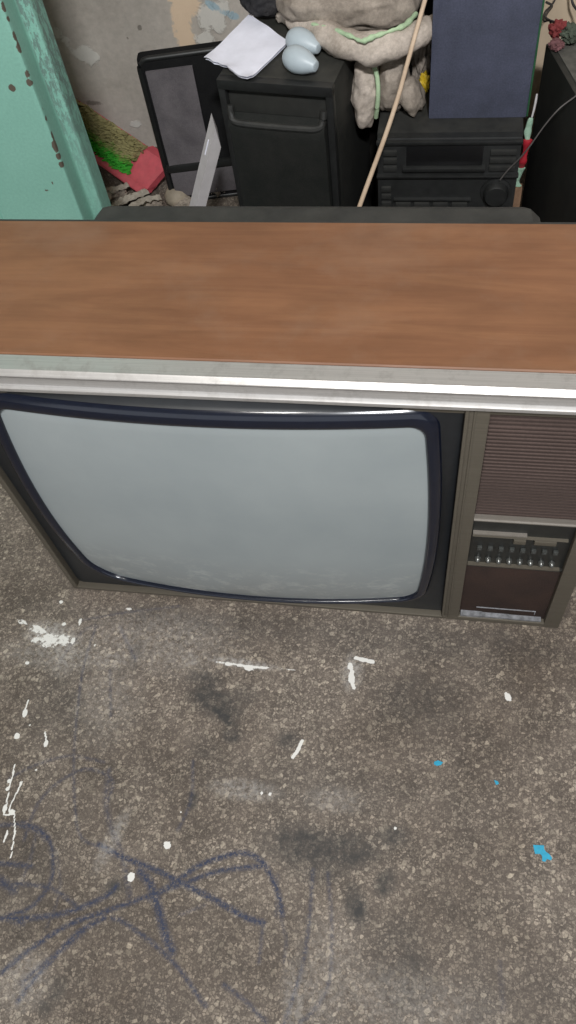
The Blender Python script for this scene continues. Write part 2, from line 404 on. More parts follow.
# floor
G = lambda x, y: (lambda p: (p.x, p.y))(atz(x, y, 0))
def L(pts, wpx, amt=1.0):
    s = [G(*p) for p in pts]
    sp = [(v.x, v.y) for v in spline([(a, b, 0) for a, b in s], 6)]
    return (sp, wpx * .00075, amt)
chalk = [
    L([(96,626),(84,665),(78,704),(74,756),(75,808),(81,837),(99,847)], 2.6, .55),
    L([(109,770),(106,803),(112,829),(122,855),(130,897)], 5, .45),
    L([(10,778),(31,767),(68,756),(104,762)], 3, .45),
    L([(24,840),(31,819),(42,798),(62,780),(88,769),(112,780),(107,803)], 3.2, .5),
    L([(0,825),(23,825),(44,834),(52,850),(51,881),(31,907),(10,915)], 3.6, .7),
    L([(22,824),(38,830),(47,838)], 5.5, .8),
    L([(0,918),(31,918),(68,912),(104,897),(117,886)], 4.2, .85),
    L([(0,974),(31,949),(68,925),(104,912),(146,897),(182,884),(219,871),(262,866)], 4.0, .85),
    L([(150,899),(182,877),(198,866),(219,858),(242,853),(260,860),(271,876),(279,897),(282,915)], 4.2, .95),
    L([(99,845),(125,858),(156,870),(188,886),(219,902),(245,917),(263,923)], 4.6, .95),
    L([(140,872),(150,884),(158,907),(164,931),(172,951)], 6.5, .95),
    L([(112,918),(125,923),(156,946),(180,970),(198,996),(206,1006)], 3.6, .7),
    L([(18,1001),(31,983),(57,954),(78,933),(104,918)], 4.2, .85),
    L([(22,983),(40,967),(68,945),(90,925)], 4.2, .7),
    L([(0,863),(31,866)], 4, .75), L([(0,886),(21,884),(52,889),(78,907)], 3.8, .55),
    L([(0,880),(14,890)], 7, .7), L([(8,917),(22,922)], 6, .7),
    L([(224,985),(245,1001),(266,1022)], 3.6, .6),
    L([(313,870),(309,925),(301,971),(284,1024)], 3.2, .6),
    L([(328,873),(332,933),(328,986),(311,1013),(300,1022)], 3.0, .5),
    L([(263,925),(259,963)], 2.8, .5), L([(280,915),(286,940),(284,962)], 3, .35),
    L([(193,761),(191,800),(178,830)], 3, .5), L([(110,670),(111,716)], 3, .45),
    L([(180,915),(205,905)], 3, .4), L([(82,620),(130,612),(180,606)], 2.5, .4), L([(96,626),(82,632),(60,660)], 4, .35),
    L([(120,628),(136,660)], 3.5, .5), L([(56,850),(60,890),(46,930)], 3, .3), L([(36,835),(30,860),(20,885)], 3, .4),
    L([(500,962),(503,1010)], 4, .25), L([(278,875),(276,915)], 3, .35),
]
def E(x, y, rx, ry, ang=0.0, amt=1.0):
    return (G(x, y), rx * .00145, ry * .00165, ang, amt)
stain_shade = [E(300,845,34,16,0,.8), E(340,850,36,14,.1,.8), E(320,865,30,12,.2,.6), E(390,838,16,8,.3,.7), E(385,883,8,10,-.4,.95), E(356,905,9,15,.4,.9),
         E(283,845,20,14,0,.6), E(205,683,18,12,-.3,.7), E(215,700,30,13,-.4,.8), E(232,735,9,7,0,.8), E(222,715,22,5,-.6,.9), E(245,695,14,10,0,.5),
         E(192,800,6,7,0,.8), E(405,975,26,40,.4,.35), E(500,640,14,10,0,.35), E(420,700,40,26,0,.35), E(115,886,10,6,.3,.7), E(56,990,8,9,0,.6),
         E(45,1008,6,6,0,.6), E(60,700,30,40,0,.3), E(30,880,30,40,0,.25), E(288,740,12,8,0,.6), E(205,748,14,10,0,.3), E(300,630,300,12,0,.3), E(500,1000,50,30,.2,.25),  # wide ellipses along the television's foot are its shade, painted on the floor
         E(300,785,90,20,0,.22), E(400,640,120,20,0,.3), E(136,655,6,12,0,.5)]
scuff = [E(50,635,26,12,-.1,.9), E(66,650,16,22,0,.6), E(110,660,26,10,0,.4), E(60,655,60,14,0,.35), E(240,663,36,4,-.06,.8), E(190,660,10,8,.5,.5), E(112,840,7,24,-.3,.45),
         E(325,980,30,40,0,.22), E(245,790,30,8,0,.5), E(25,980,20,20,0,.3), E(295,1000,10,26,.2,.35), E(352,672,10,16,0,.6), E(160,640,80,30,0,.3),
         E(334,800,24,10,0,.3), E(400,1000,70,20,0,.2), E(110,700,30,40,0,.2)]
def PB(x, y, rx, ry, ang=0.0, amt=1.0): return (G(x, y), rx * .00085, ry * .00095, ang, amt)
def PL(pts, wpx): return ([G(*p) for p in pts], wpx * .00065, .9)
paint = [PB(25,713,4.5,7), PB(17,736,5,5), PB(46,743,3.5,6), PB(27,663,4,3), PB(131,877,6,6.5), PB(167,845,6,5.5), PB(49,640,26,14,0,.62), PB(64,640,16,12,0,.6), PB(38,630,20,8,-.3,.6), PB(22,622,14,5,-.3,.6), PB(35,640,8,6,0,.7),
         PB(80,622,3,6), PB(64,624,4,3), PB(73,641,4,7,0,.75), PB(61,602,4,3), PB(352,678,5,11,.2), PB(350,667,6,4), PB(508,697,5,6), PB(395,828,2.5,2.5), PB(262,793,2.5,2.5), PB(270,794,2.5,2.5), PB(228,664,7,3),
         PB(9,781,3,3), PB(21,783,3,3), PB(7,789,2.5,3), PB(5,808,4,6), PB(12,812,6,4), PB(181,812,2,2), PB(36,770,2,2), PB(30,725,2,2), PB(310,604,3,2), PB(249,669,9,3,-.05), PB(129,609,6,2), PB(95,645,2,2)]
paintl = [PL([(356,658),(373,662)], 5), PL([(350,664),(352,672),(350,680),(354,688)], 4), PL([(302,741),(298,750),(293,757)], 4), PL([(15,765),(9,790),(4,815),(9,815),(14,812),(15,830),(12,850)], 1.8), PL([(22,782),(13,800),(8,812)], 1.6), PL([(8,830),(4,842)], 2.2), PL([(14,836),(11,858)], 1.6),
          ([G(*p) for p in [(216,662),(236,664),(262,668)]], .0016, .62), PL([(238,665),(254,667),(266,668)], 3.2), ([G(*p) for p in [(266,667),(280,668),(296,670)]], .0012, .55), PL([(28,700),(26,708)], 2), PL([(510,700),(506,694)], 4), PL([(45,732),(46,740)], 2)]
ux = axis(-3.5, -.45, 1.05, 3.5, .0021); uy = axis(-3.5, -.80, .36, 1.24, .0021)
me, U, V = grid_mesh('floor', ux, uy, lambda u, v: np.stack([u, v, u * 0], 1))
P2 = np.stack([U, V], 1)
attr(me, 'chalk', strokes(P2, chalk, .8)); attr(me, 'stain_shade', blobs(P2, stain_shade)); attr(me, 'scuff', blobs(P2, scuff))
attr(me, 'paint', np.maximum(blobs(P2, paint), strokes(P2, paintl, .5)))
me.materials.append(FLOOR)
floor = bpy.data.objects.new('floor', me); COL.objects.link(floor); structure(floor)

# back wall
YW = 1.2
Wp = lambda x, y: (lambda p: (p.x, p.z))(aty(x, y, YW))
EW = lambda x, y, rx, ry, ang=0.0, amt=1.0: (Wp(x, y), rx * .0021, ry * .0026, ang, amt)
ux = axis(-2.5, -.5, 1.1, 3.0, .004); uz = axis(0, .02, .55, 2.7, .004)
me, U, V = grid_mesh('wall_back', ux, uz, lambda u, v: np.stack([u, u * 0 + YW, v], 1))
P2 = np.stack([U, V], 1)
bl = blobs(P2, [EW(181,10,11,16), EW(184,32,10,16), EW(188,0,11,14), EW(188,60,6,10,0,.6)])
attr(me, 'beige', bl)
attr(me, 'pale', blobs(P2, [EW(84,55,14,8,-.5), EW(60,36,16,4,-.9,.8), EW(212,22,16,12), EW(205,38,10,6,0,.8), EW(136,124,7,3,0,.8), EW(222,8,10,9,0,.8)]))
attr(me, 'blue', blobs(P2, [EW(212,5,7,3,-.6), EW(230,14,10,3,-.3,.8)]))
attr(me, 'dark', blobs(P2, [EW(92,103,12,2.5,-.1,.75), EW(140,28,2,2), EW(128,38,1.5,2), EW(150,60,3,2,0,.4)]))
me.materials.append(WALL)
wall = bpy.data.objects.new('wall_back', me); COL.objects.link(wall); structure(wall)
for nm, a in (('wall_left', (-2.56, -2.5, -3.5, 1.2, 0, 2.7)), ('wall_right', (3.0, 3.06, -3.5, 1.2, 0, 2.7)), ('ceiling', (-2.5, 3.0, -3.5, 1.2, 2.7, 2.76))):
    b = B(); box(b, *a); structure(link(nm, b, PLASTER, smooth=0))

# teal door post and leaf
def door():
    prof = [(-.62, .50), (-.1905, .50), (-.1885, .5035), (-.1865, .50), (-.1565, .50), (-.155, .5022), (-.1535, .50), (-.0175, .50), (-.0145, .5015), (-.0135, .5045),
            (-.0135, .5365), (-.012, .539), (.0015, .539), (.0052, .5405), (.0065, .544), (.0065, .575), (-.62, .575)]
    zs = np.concatenate([[0.0], np.arange(.30, .90, .003), [2.1]])
    fine = []
    for (x0, y0), (x1, y1) in zip(prof, prof[1:]):
        L_ = math.hypot(x1 - x0, y1 - y0); n = max(1, int(L_ / .003)) if x0 > -.30 and y0 < .56 and L_ < .3 else 1
        for k in range(n): fine.append((x0 + (x1 - x0) * k / n, y0 + (y1 - y0) * k / n))
    fine.append(prof[-1])
    fx = np.array([p[0] for p in fine]); fy = np.array([p[1] for p in fine])
    me, U, V = grid_mesh('door_1', np.arange(len(fine)).astype(float), zs, lambda u, v: np.stack([fx[u.astype(int)], fy[u.astype(int)], v], 1))
    X = fx[U.astype(int)]; Y = fy[U.astype(int)]; P = np.stack([X, V], 1)
    D = lambda x, y, rx, ry, amt=1.0: ((lambda p: (p.x, p.z))(aty(x, y, .5)), rx * .0013, ry * .0019, 0.0, amt)
    ch = blobs(P, [D(16,38,3.5,4), D(19,49,3,4), D(12,88,4,3), D(27,75,2,4,.8), D(29,83,3,3), D(43,110,2,3,.9), D(46,120,1.5,3,.8), D(53,138,2,5,.9), D(55,147,3.5,5), D(58,157,3,3,.8), D(61,165,3,3,.9), D(4,8,3,4,.9), D(9,20,3,3,.8), D(47,190,6,1,.8), D(52,183,1.5,2,.8)])
    ch[Y > .506] = 0
    attr(me, 'chip', ch)
    worn = np.where(Y > .537, np.clip((V - .33) / .22, .25, 1.0), 0.0) * np.where(X > -.0125, 1, .4)
    attr(me, 'worn', worn)
    bm = bmesh.new(); bm.from_mesh(me)
    bm.faces.ensure_lookup_table(); bmesh.ops.recalc_face_normals(bm, faces=bm.faces)
    c = [f for f in bm.faces]; 
    # make the front face outwards (towards the camera)
    s = sum(f.normal.y * f.calc_area() for f in c if f.calc_center_median().y < .502)
    if s > 0: bmesh.ops.reverse_faces(bm, faces=c)
    bm.to_mesh(me); bm.free()
    me.polygons.foreach_set('use_smooth', [True] * len(me.polygons)); me.set_sharp_from_angle(angle=math.radians(40))
    me.materials.append(TEAL)
    o = bpy.data.objects.new('door_1', me); COL.objects.link(o); structure(o)
door()

# ------------------------------------------------------------ television
TV = thing('television', 'large old wood-cased television with blank grey screen standing on the terrazzo floor', 'television', (0, 0, 0))
W_, H_, D_ = .78, .557, .232
def tv():
    b = B(); box(b, 0.0, W_, .012, D_, .012, H_, .0015, 1)
    link('cabinet', b, WOOD, TV)
    # top moulding: flat silver lip, bright nose, groove, second nose
    prof = [(.0095, H_ + .0004), (-.0112, H_ + .0004), (-.0122, H_ - .0003), (-.0168, .5526), (-.0170, .5514), (-.0125, .5495), (-.0112, .5475), (-.0110, .5450),
            (-.0114, .5335), (-.0118, .5325), (-.0152, .5290), (-.0154, .5278), (-.0146, .5235), (-.0130, .5215), (.0095, .5205)]
    b = B(); prism_x(b, prof, -.002, W_ + .002); link('top_moulding', b, ALU, TV, smooth=28)
    # front frame: bottom bar, side bars, divider
    b = B()
    fb = .0018
    box(b, 0.0, .0105, -.004, .014, .002, .520, fb)             # left side bar
    box(b, .0055, .0115, -.0065, .010, .012, .520, .0012)       # its raised bead
    box(b, .757, W_, -.004, .014, .0008, .520, fb)
    box(b, .006, .7600, -.0038, .014, .0022, .0135, fb)
    box(b, .006, .610, -.0065, .010, .0105, .0150, .0012)
    box(b, .6045, .6305, -.0035, .014, .006, .520, fb)
    box(b, .6045, .6085, -.0075, .010, .012, .520, .0012)
    box(b, .6135, .6160, -.0055, .010, .012, .520, .0010)
    box(b, .008, W_ - .004, -.002, .014, .503, .522, .001)
    link('front_frame', b, BRONZE, TV)
    # picture tube and its bezel
    CX, CZ, HW, HH = .3150, .2750, .2590, .2165
    def outline(n, off=0.0):
        out = []
        rt, rb_, rr_ = .018 + off * .6, .050 + off * .6, .026 + off * .6
        hw, hh = HW + off, HH + off
        pts = []
        # rounded rectangle parameterised by side, then barrel displacement
        def arc(cx, cz, a0, rc):
            for k in range(7):
                a = a0 + math.pi / 2 * k / 6
                pts.append((cx + rc * math.cos(a), cz + rc * math.sin(a)))
        N = n
        arc(hw - rt, hh - rt, 0, rt)
        for k in range(1, N): pts.append((hw - rt - (2 * (hw - rt)) * k / N, hh))
        arc(-(hw - rt), hh - rt, math.pi / 2, rt)
        for k in range(1, N): pts.append((-hw, hh - rt + (-(hh - rb_) - (hh - rt)) * k / N))
        arc(-(hw - rb_), -(hh - rb_), math.pi, rb_)
        for k in range(1, N): pts.append((-(hw - rb_) + (2 * hw - rb_ - rr_) * k / N, -hh))
        arc(hw - rr_, -(hh - rr_), 1.5 * math.pi, rr_)
        for k in range(1, N): pts.append((hw, -(hh - rr_) + (2 * hh - rr_ - rt) * k / N))
        for x, z in pts:
            bx = 1 - (.011 / HW) * (z / hh) ** 2
            bz = 1 - (.012 / HH) * (x / hw) ** 2 if z < 0 else (.2080 - .0025 * (x / hw) ** 2) / HH
            zz = z * bz + (off * .6 * z / hh if z > 0 else -off * .45 * z / hh)
            out.append((x * bx, zz))
        return out
    def ys(x, z): return -.001 - (.112 - min(.112, x * x + z * z)) / 3.6
    N = 28
    # screen: concentric rings
    b = B(); o0 = outline(N, .003); rings = []
    for s in np.linspace(1, .04, 20):
        rings.append([b.verts.new((CX + x * s, ys(x * s, z * s) + (.0015 if s == 1 else 0), CZ + z * s)) for x, z in o0])
    for r0, r1 in zip(rings, rings[1:]):
        for k in range(len(r0)): b.faces.new((r0[k], r0[(k + 1) % len(r0)], r1[(k + 1) % len(r0)], r1[k]))
    b.faces.new(rings[-1])
    link('screen', b, SCREEN, TV, smooth=60)
    # bezel: lip ring -> ridge -> outer rectangle
    b = B(); rings = []
    specs = [(.000, +.0030), (.000, -.0015), (.0025, -.0045), (.006, -.0056), (.010, -.0052), (.0135, -.0034), (.0155, +.0010)]
    for off, dy in specs:
        rings.append([b.verts.new((CX + x, ys(x, z) + dy, CZ + z)) for x, z in outline(N, off)])
    for r0, r1 in zip(rings, rings[1:]):
        for k in range(len(r0)): b.faces.new((r0[k], r0[(k + 1) % len(r0)], r1[(k + 1) % len(r0)], r1[k]))
    link('tube_surround', b, GLOSS, TV, smooth=60)
    b = B(); rings = []
    inner = outline(N, .0155)
    x0, x1, z0, z1 = .0105 - CX, .6065 - CX, .0135 - CZ, .517 - CZ
    def clampout(x, z, t):
        # push to the rectangle
        k = 9
        tx = x0 if x < 0 else x1; tz = z0 if z < 0 else z1
        sx = x / (tx if tx else 1); sz = z / (tz if tz else 1)
        m_ = max(abs(sx), abs(sz)); ex, ez = x / m_, z / m_
        # snap near-corners
        return x + (ex - x) * t, z + (ez - z) * t
    def outer_y(x, z): return .004 - (.013 * max(0, 1 - (x / .29) ** 2) if z > .2 else 0)
    for t in (0, .12, .3, .55, .8, 1.0):
        row = []
        for x, z in inner:
            px, pz = clampout(x, z, t)
            ya = ys(x, z) + .0012; yb = outer_y(px, pz)
            yy = ya + (yb - ya) * (t ** .6)
            row.append(b.verts.new((CX + px, yy, CZ + pz)))
        rings.append(row)
    for r0, r1 in zip(rings, rings[1:]):
        for k in range(len(r0)): b.faces.new((r0[k], r0[(k + 1) % len(r0)], r1[(k + 1) % len(r0)], r1[k]))
    # fill the four corners of the rectangle
    last = rings[-1]
    for sx, sz in ((x1, z1), (x0, z1), (x0, z0), (x1, z0)):
        cv = b.verts.new((CX + sx, .006, CZ + sz))
        best = None
        for k in range(len(last)):
            a, c = last[k], last[(k + 1) % len(last)]
            ax, az = a.co.x - CX, a.co.z - CZ; cx2, cz2 = c.co.x - CX, c.co.z - CZ
            on = lambda u, v_: abs(u - v_) < 1e-4
            if (on(ax, sx) and on(cz2, sz)) or (on(az, sz) and on(cx2, sx)):
                if not (on(ax, sx) and on(cx2, sx)) and not (on(az, sz) and on(cz2, sz)):
                    b.faces.new((a, c, cv))
    link('bezel', b, GLOSS_D, TV, smooth=50)
    # speaker grille (ribbed) and lower cloth panel
    b = B(); n = 27; zlo, zhi = .3010, .4780
    box(b, .629, .7585, .0045, .014, .298, .506, .0005)
    for k in range(n):
        z = zlo + (zhi - zlo) * (k + .5) / n
        prism_x(b, [(.006, z - .0032), (.0034, z - .0020), (.0030, z), (.0034, z + .0020), (.006, z + .0032)], .6315, .757)
    link('speaker_grille', b, GRILLE, TV, smooth=30)
    b = B(); box(b, .629, .7585, .0045, .014, .013, .171, .0008); link('lower_panel', b, BROWN, TV)
    b = B()
    pts = [(.634, .022), (.66, .026), (.69, .022), (.72, .025), (.752, .023)]
    prism_x(b, [(.006, .014), (-.0025, .0145), (-.003, .0215), (.006, .0225)], .633, .665)
    prism_x(b, [(.006, .0135), (-.0015, .014), (-.002, .0195), (.006, .0205)], .665, .705)
    prism_x(b, [(.006, .014), (-.0020, .0145), (-.0025, .0185), (.006, .0195)], .705, .752)
    prism_x(b, [(.006, .0368), (.0030, .0370), (.0028, .0376), (.006, .0380)], .655, .742)
    box(b, .7405, .7416, .0030, .006, .028, .0378)
    link('lower_trim_strip', b, BRIGHT_W, TV)
    # control panel
    cp = B()
    box(cp, .630, .7585, .0040, .014, .171, .298, .0006)
    box(cp, .6315, .757, .0000, .006, .171, .1755, .0006)
    cpo = link('control_panel', cp, simple('dark_control_plastic', srgb(25, 27, 26), .4, var=.2, dust=.1), TV)
    b = B()
    prism_x(b, [(.008, .2985), (-.0025, .2985), (-.0040, .2965), (-.0035, .2940), (.008, .2930)], .6305, .7575)
    link('silver_rail', b, DULL_ALU, cpo)
    b = B(); prism_x(b, [(.006, .2605), (-.0012, .2600), (-.0014, .2580), (.006, .2572)], .6325, .700)
    link('short_rail', b, DULL_ALU, cpo)
    b = B(); prism_x(b, [(.006, .1775), (-.0005, .1775), (-.0010, .1750), (.006, .1740)], .6315, .753); link('lower_rail', b, BRONZE, cpo)
    b = B(); prism_x(b, [(.006, .2530), (.0000, .2525), (-.0004, .2515), (.006, .2510)], .6325, .752); link('hinge_edge', b, BRONZE, cpo)
    b = B(); box(b, .685, .7005, -.0008, .006, .2385, .2475, .0008); link('label_plate', b, BRONZE, cpo)
    b = B(); box(b, .7110, .7385, -.0008, .006, .2395, .2480, .0008); link('label_plate', b, BRONZE, cpo)
    xs = [.6440 + .0139 * k for k in range(8)]
    b0 = None; c0 = None
    for k, x in enumerate(xs):
        if b0 is None:
            b = B(); mt = Matrix.Translation((0, .004, 0)) @ Matrix.Rotation(math.pi / 2, 4, 'X')
            lathe(b, [(.0046, 0), (.0046, .002), (.0038, .0040), (.0026, .0062), (.0013, .0074), (0, .0078)], 16, mt)
            b0 = link('tuning_button', b, BUTTON, cpo); b0.location = (x, 0, .1885)
            b = B(); box(b, -.0032, .0032, -.0004, .004, -.0038, .0038, .0006); box(b, -.0016, .0016, -.0012, .002, -.0016, .0010, .0003)
            c0 = link('channel_window', b, WINDOWG, cpo); c0.location = (x, 0, .2195)
        else:
            d = b0.copy(); d.location = (x, 0, .1885); COL.objects.link(d)
            d = c0.copy(); d.location = (x, 0, .2195); COL.objects.link(d)
    # back cover: black hump behind the cabinet
    b = B()
    secs = [(.228, .128, .685, .05, .548), (.268, .134, .680, .05, .548), (.279, .139, .673, .055, .542), (.298, .15, .66, .07, .52), (.34, .18, .60, .12, .44), (.40, .24, .53, .17, .36), (.41, .25, .52, .18, .35)]
    rr = []
    for y, xa, xb, za, zb in secs:
        c = .012; r = [(xa + c, za), (xb - c, za), (xb, za + c), (xb, zb - c), (xb - c, zb), (xa + c, zb), (xa, zb - c), (xa, za + c)]
        rr.append([b.verts.new((x, y, z)) for x, z in r])
    for r0, r1 in zip(rr, rr[1:]):
        for k in range(8): b.faces.new((r0[k], r0[(k + 1) % 8], r1[(k + 1) % 8], r1[k]))
    b.faces.new(rr[0]); b.faces.new(rr[-1][::-1])
    link('back_cover', b, BLACK, TV, smooth=25)
    b = B()
    box(b, .0015, W_ - .0015, D_ - .002, D_ + .006, .02, H_ - .003, .001)
    link('rear_edge', b, BLACK, TV)
    for x in (.06, .70):
        for y in (.04, .20):
            b = B(); lathe(b, [(0, 0), (.014, 0), (.014, .006), (.012, .014), (0, .014)], 16); link('foot', b, GLOSS_D, TV, loc=(x, y, 0))
BRIGHT_W = simple('peeling_silver_foil', srgb(118, 119, 122), .6, .2, var=.5, scale=120)
BUTTON = simple('silver_tipped_button', srgb(96, 97, 94), .26, .6, var=.1)
WINDOWG = simple('small_grey_window', srgb(58, 60, 58), .4, .1, var=.25, scale=300)
tv()

# ------------------------------------------------------------ black loudspeaker with paper and two bulbs on top
def loudspeaker():
    rz = math.radians(-9)
    t = thing('loudspeaker', 'black floor-standing loudspeaker box behind the television, under the white paper', 'loudspeaker', (.1865, .730, 0), rz)
    w, d, h = .198, .225, .441
    b = B(); box(b, 0, w, .012, d, 0, h, .0025); link('cabinet', b, BLACK_WOOD, t)
    # front panel: deep slot port above, padded grille with raised lip below
    b = B()
    box(b, 0, w, -.002, .014, 0, .018, .002)
    box(b, 0, .012, -.002, .014, .010, h - .004, .002); box(b, w - .012, w, -.002, .014, .010, h - .004, .002)
    box(b, 0, w, -.0025, .014, h - .016, h + .0004, .001)
    link('front_frame', b, BLACK_S, t)
    b = B()
    prof = [(.010, .02), (-.008, .022), (-.012, .030), (-.012, .350), (-.016, .366), (-.013, .377), (.004, .383), (.010, .380)]
    prism_x(b, prof, .014, w - .014)
    link('grille', b, DARK_GRILLE, t, smooth=40)
    b = B(); tube(b, spline([(.017, -.001, .398), (.018, -.006, .384), (.026, -.0115, .3745), (.06, -.0125, .3725), (w - .06, -.0125, .3725), (w - .026, -.0115, .3745), (w - .018, -.006, .384), (w - .017, -.001, .400)], 6), .0060, 10)
    link('grille_lip', b, BLACK, t)
loudspeaker()

def paper():
    c = [atz(205, 63, .444), atz(247, 85, .444), atz(289, 45, .444), atz(250, 17, .444)]
    zt = .4435
    t = thing('folded_paper', 'folded white paper sheet lying on top of the black loudspeaker', 'paper', (c[0] + c[2]) / 2 * 1.0)
    t.location.z = zt; org = t.location.copy()
    def sheet(off, curl, inset):
        b = B(); n = 14; g = []
        for i in range(n + 1):
            row = []
            for j in range(n + 1):
                u, v = inset + (1 - 2 * inset) * i / n, inset + (1 - 2 * inset) * j / n
                p = c[0].lerp(c[1], u).lerp(c[3].lerp(c[2], u), v) - org
                z = off + curl * (noise.noise(Vector((u * 3, v * 3, off * 900))) * .5 + .5) * .004
                if v < .18: z += (.18 - v) * .025 * (1 + .5 * math.sin(u * 14)); 
                if u > .5 and v < .1: p = p.lerp(c[2] - org, .02)
                if v < .02 and .25 < u < .55: p = p + (c[3] - c[0]).normalized() * .006
                row.append(b.verts.new((p.x, p.y, z)))
            g.append(row)
        for i in range(n):
            for j in range(n): b.faces.new((g[i][j], g[i + 1][j], g[i + 1][j + 1], g[i][j + 1]))
        r = bmesh.ops.extrude_face_region(b, geom=list(b.faces))
        for v in r['geom']:
            if isinstance(v, bmesh.types.BMVert): v.co.z += .0009
        return b
    link('lower_fold', sheet(.0006, .3, .015), PAPER, t); link('upper_fold', sheet(.0034, 1.0, 0.0), PAPER, t)
paper()

def bulb(px, py, pxt, pyt, label):
    zc = .441 + .0165
    c = atz(px, py, zc); tip = atz(pxt, pyt, zc - .004)
    d = (tip - c); d.z = 0; d.normalize()
    ang = math.atan2(d.y, d.x)
    b = B()
    prof = [(0, -.0235), (.0075, -.0220), (.0135, -.0160), (.0168, -.0060), (.0160, .0050), (.0130, .0150), (.0095, .0225), (.0075, .0265), (.0060, .0285), (0, .0290)]
    sp = spline([(r * 1.22, z * 1.22, 0) for r, z in prof], 3)
    lathe(b, [(max(0, q.x), q.y) for q in sp], 28, Matrix.Rotation(ang, 4, 'Z') @ Matrix.Rotation(math.radians(93), 4, 'Y'))
    o = link('bulb', b, EGG, None, smooth=60); o.location = (c.x, c.y, .441 + .0206)
    tag(o, label, 'bulb', 'pale egg-shaped bulbs on the loudspeaker')
    return o
bulb(299, 62.5, 318, 71, 'pale blue-white egg-shaped bulb on the loudspeaker, the nearer one of two')
bulb(302, 44.5, 321, 53, 'pale blue-white egg-shaped bulb on the loudspeaker, farther one by the cushion')

# ------------------------------------------------------------ hidden supports and cushions
b = B(); box(b, .235, .655, .975, 1.175, 0, .440, .004); tag(link('storage_box', b, CARD), 'dark storage box against the wall under the wide grubby cushion', 'box')

def cushion(name, label, c, r, seed, piping, extra=None, mat=CUSH, sq=.8, amp=.10):
    t = thing(name, label, 'cushion', (c[0], c[1], c[2] - r[2]))
    t.location = Vector((c[0], c[1], c[2] - r[2]))
    b = B(); blob(b, (0, 0, r[2]), *r, amp=amp, freq=1.6, sub=5, seed=seed, sq=sq)
    o = link('stuffing_cover', b, mat, t, smooth=80)
    return t
# lower cushion: two lobes, with piping between
def sph_surf(c, r, d, sq, k=1.0):
    f = lambda a: math.copysign(abs(a) ** sq, a)
    return Vector((c[0] + f(d[0]) * r[0] * k, c[1] + f(d[1]) * r[1] * k, c[2] + f(d[2]) * r[2] * k))
def ribbon(parent, name, mat, pts, r):
    b = B(); tube(b, spline(pts, 6), r, 10); return link(name, b, mat, parent, smooth=60)

def lower_cushion():
    t = thing('cushion', 'small grubby stuffed cushion with upright pale green piping, on the stereo below the wide cushion', 'cushion', (.46, .84, .3195))
    o = t.location
    L_ = lambda p: Vector(p) - o
    b = B()
    blob(b, L_((.4235, .812, .364)), .0235, .036, .064, .05, 1.4, 5, 1.3, Matrix.Rotation(.03, 3, 'Y').to_euler(), sq=.85, wr=.006)
    link('left_lobe', b, CUSH, t, smooth=80)
    b = B()
    blob(b, L_((.469, .832, .371)), .028, .038, .052, .07, 1.8, 5, 4.1, sq=.85, wr=.006)
    blob(b, L_((.500, .822, .351)), .021, .030, .031, .14, 2.2, 4, 7.7, Matrix.Rotation(-.5, 3, 'Y').to_euler(), sq=.9, wr=.005)
    link('right_lobe', b, CUSH_D, t, smooth=80)
    pts = [L_(aty(x, y, Y)) for x, y, Y in ((371, 60, .795), (376, 72, .786), (378, 85, .782), (378, 98, .782), (377, 109, .786), (376, 117, .795))]
    ribbon(t, 'piping', GREENP, pts, .0040)
lower_cushion()

def wide_cushion():
    t = thing('cushion', 'wide grubby grey cushion with pale green piping, draped over the back of the loudspeaker', 'cushion', (.37, .95, .4415))
    o = t.location; L_ = lambda p: Vector(p) - o
    b = B()
    blob(b, L_((.395, .912, .4865)), .125, .105, .040, .07, 1.5, 5, 2.2, sq=.8, wr=.007)
    link('top_panel', b, CUSH_D, t, smooth=80)
    b = B()
    path = [(280, 16, .455), (302, 23, .462), (326, 35, .466), (348, 45, .464), (372, 48, .460), (398, 44, .460), (420, 34, .462), (434, 20, .462)]
    pl = spline([L_(atz(*p)) for p in path], 8)
    rs = []
    for i, p in enumerate(pl):
        u = i / (len(pl) - 1)
        rs.append(.009 + .015 * math.sin(math.pi * min(1, u * .97)) ** .8 + .002 * math.sin(u * 23))
    tube(b, pl, rs, 20)
    for v in b.verts:
        v.co += Vector((1, 1, 1)) * (noise.noise(v.co * 38) * .005 + noise.noise(v.co * 90) * .002)
    link('rolled_rim', b, CUSH, t, smooth=80)
    gp = [(312, 24, .480), (330, 29, .484), (350, 36, .486), (362, 41, .484), (373, 37, .486), (390, 31, .486), (405, 25, .484), (416, 14, .480)]
    b = B(); tube(b, spline([L_(atz(*p)) for p in gp], 6), [.0022 + .0022 * abs(math.sin(i * .21)) + .0008 * math.sin(i * 1.7) for i in range(43)], 10)
    link('piping', b, GREENP, t, smooth=60)
wide_cushion()

b = B()
blob(b, (0, 0, .036), .050, .036, .036, .10, 2.4, 5, 5.0, flat=.001)
o = link('knit_cap', b, DARKKNIT, smooth=80); p = atz(266, 12, .465)
o.location = (p.x - .002, p.y + .036, .4418)
tag(o, 'dark crumpled knitted cap lying on the loudspeaker, left of the wide cushion', 'cap')

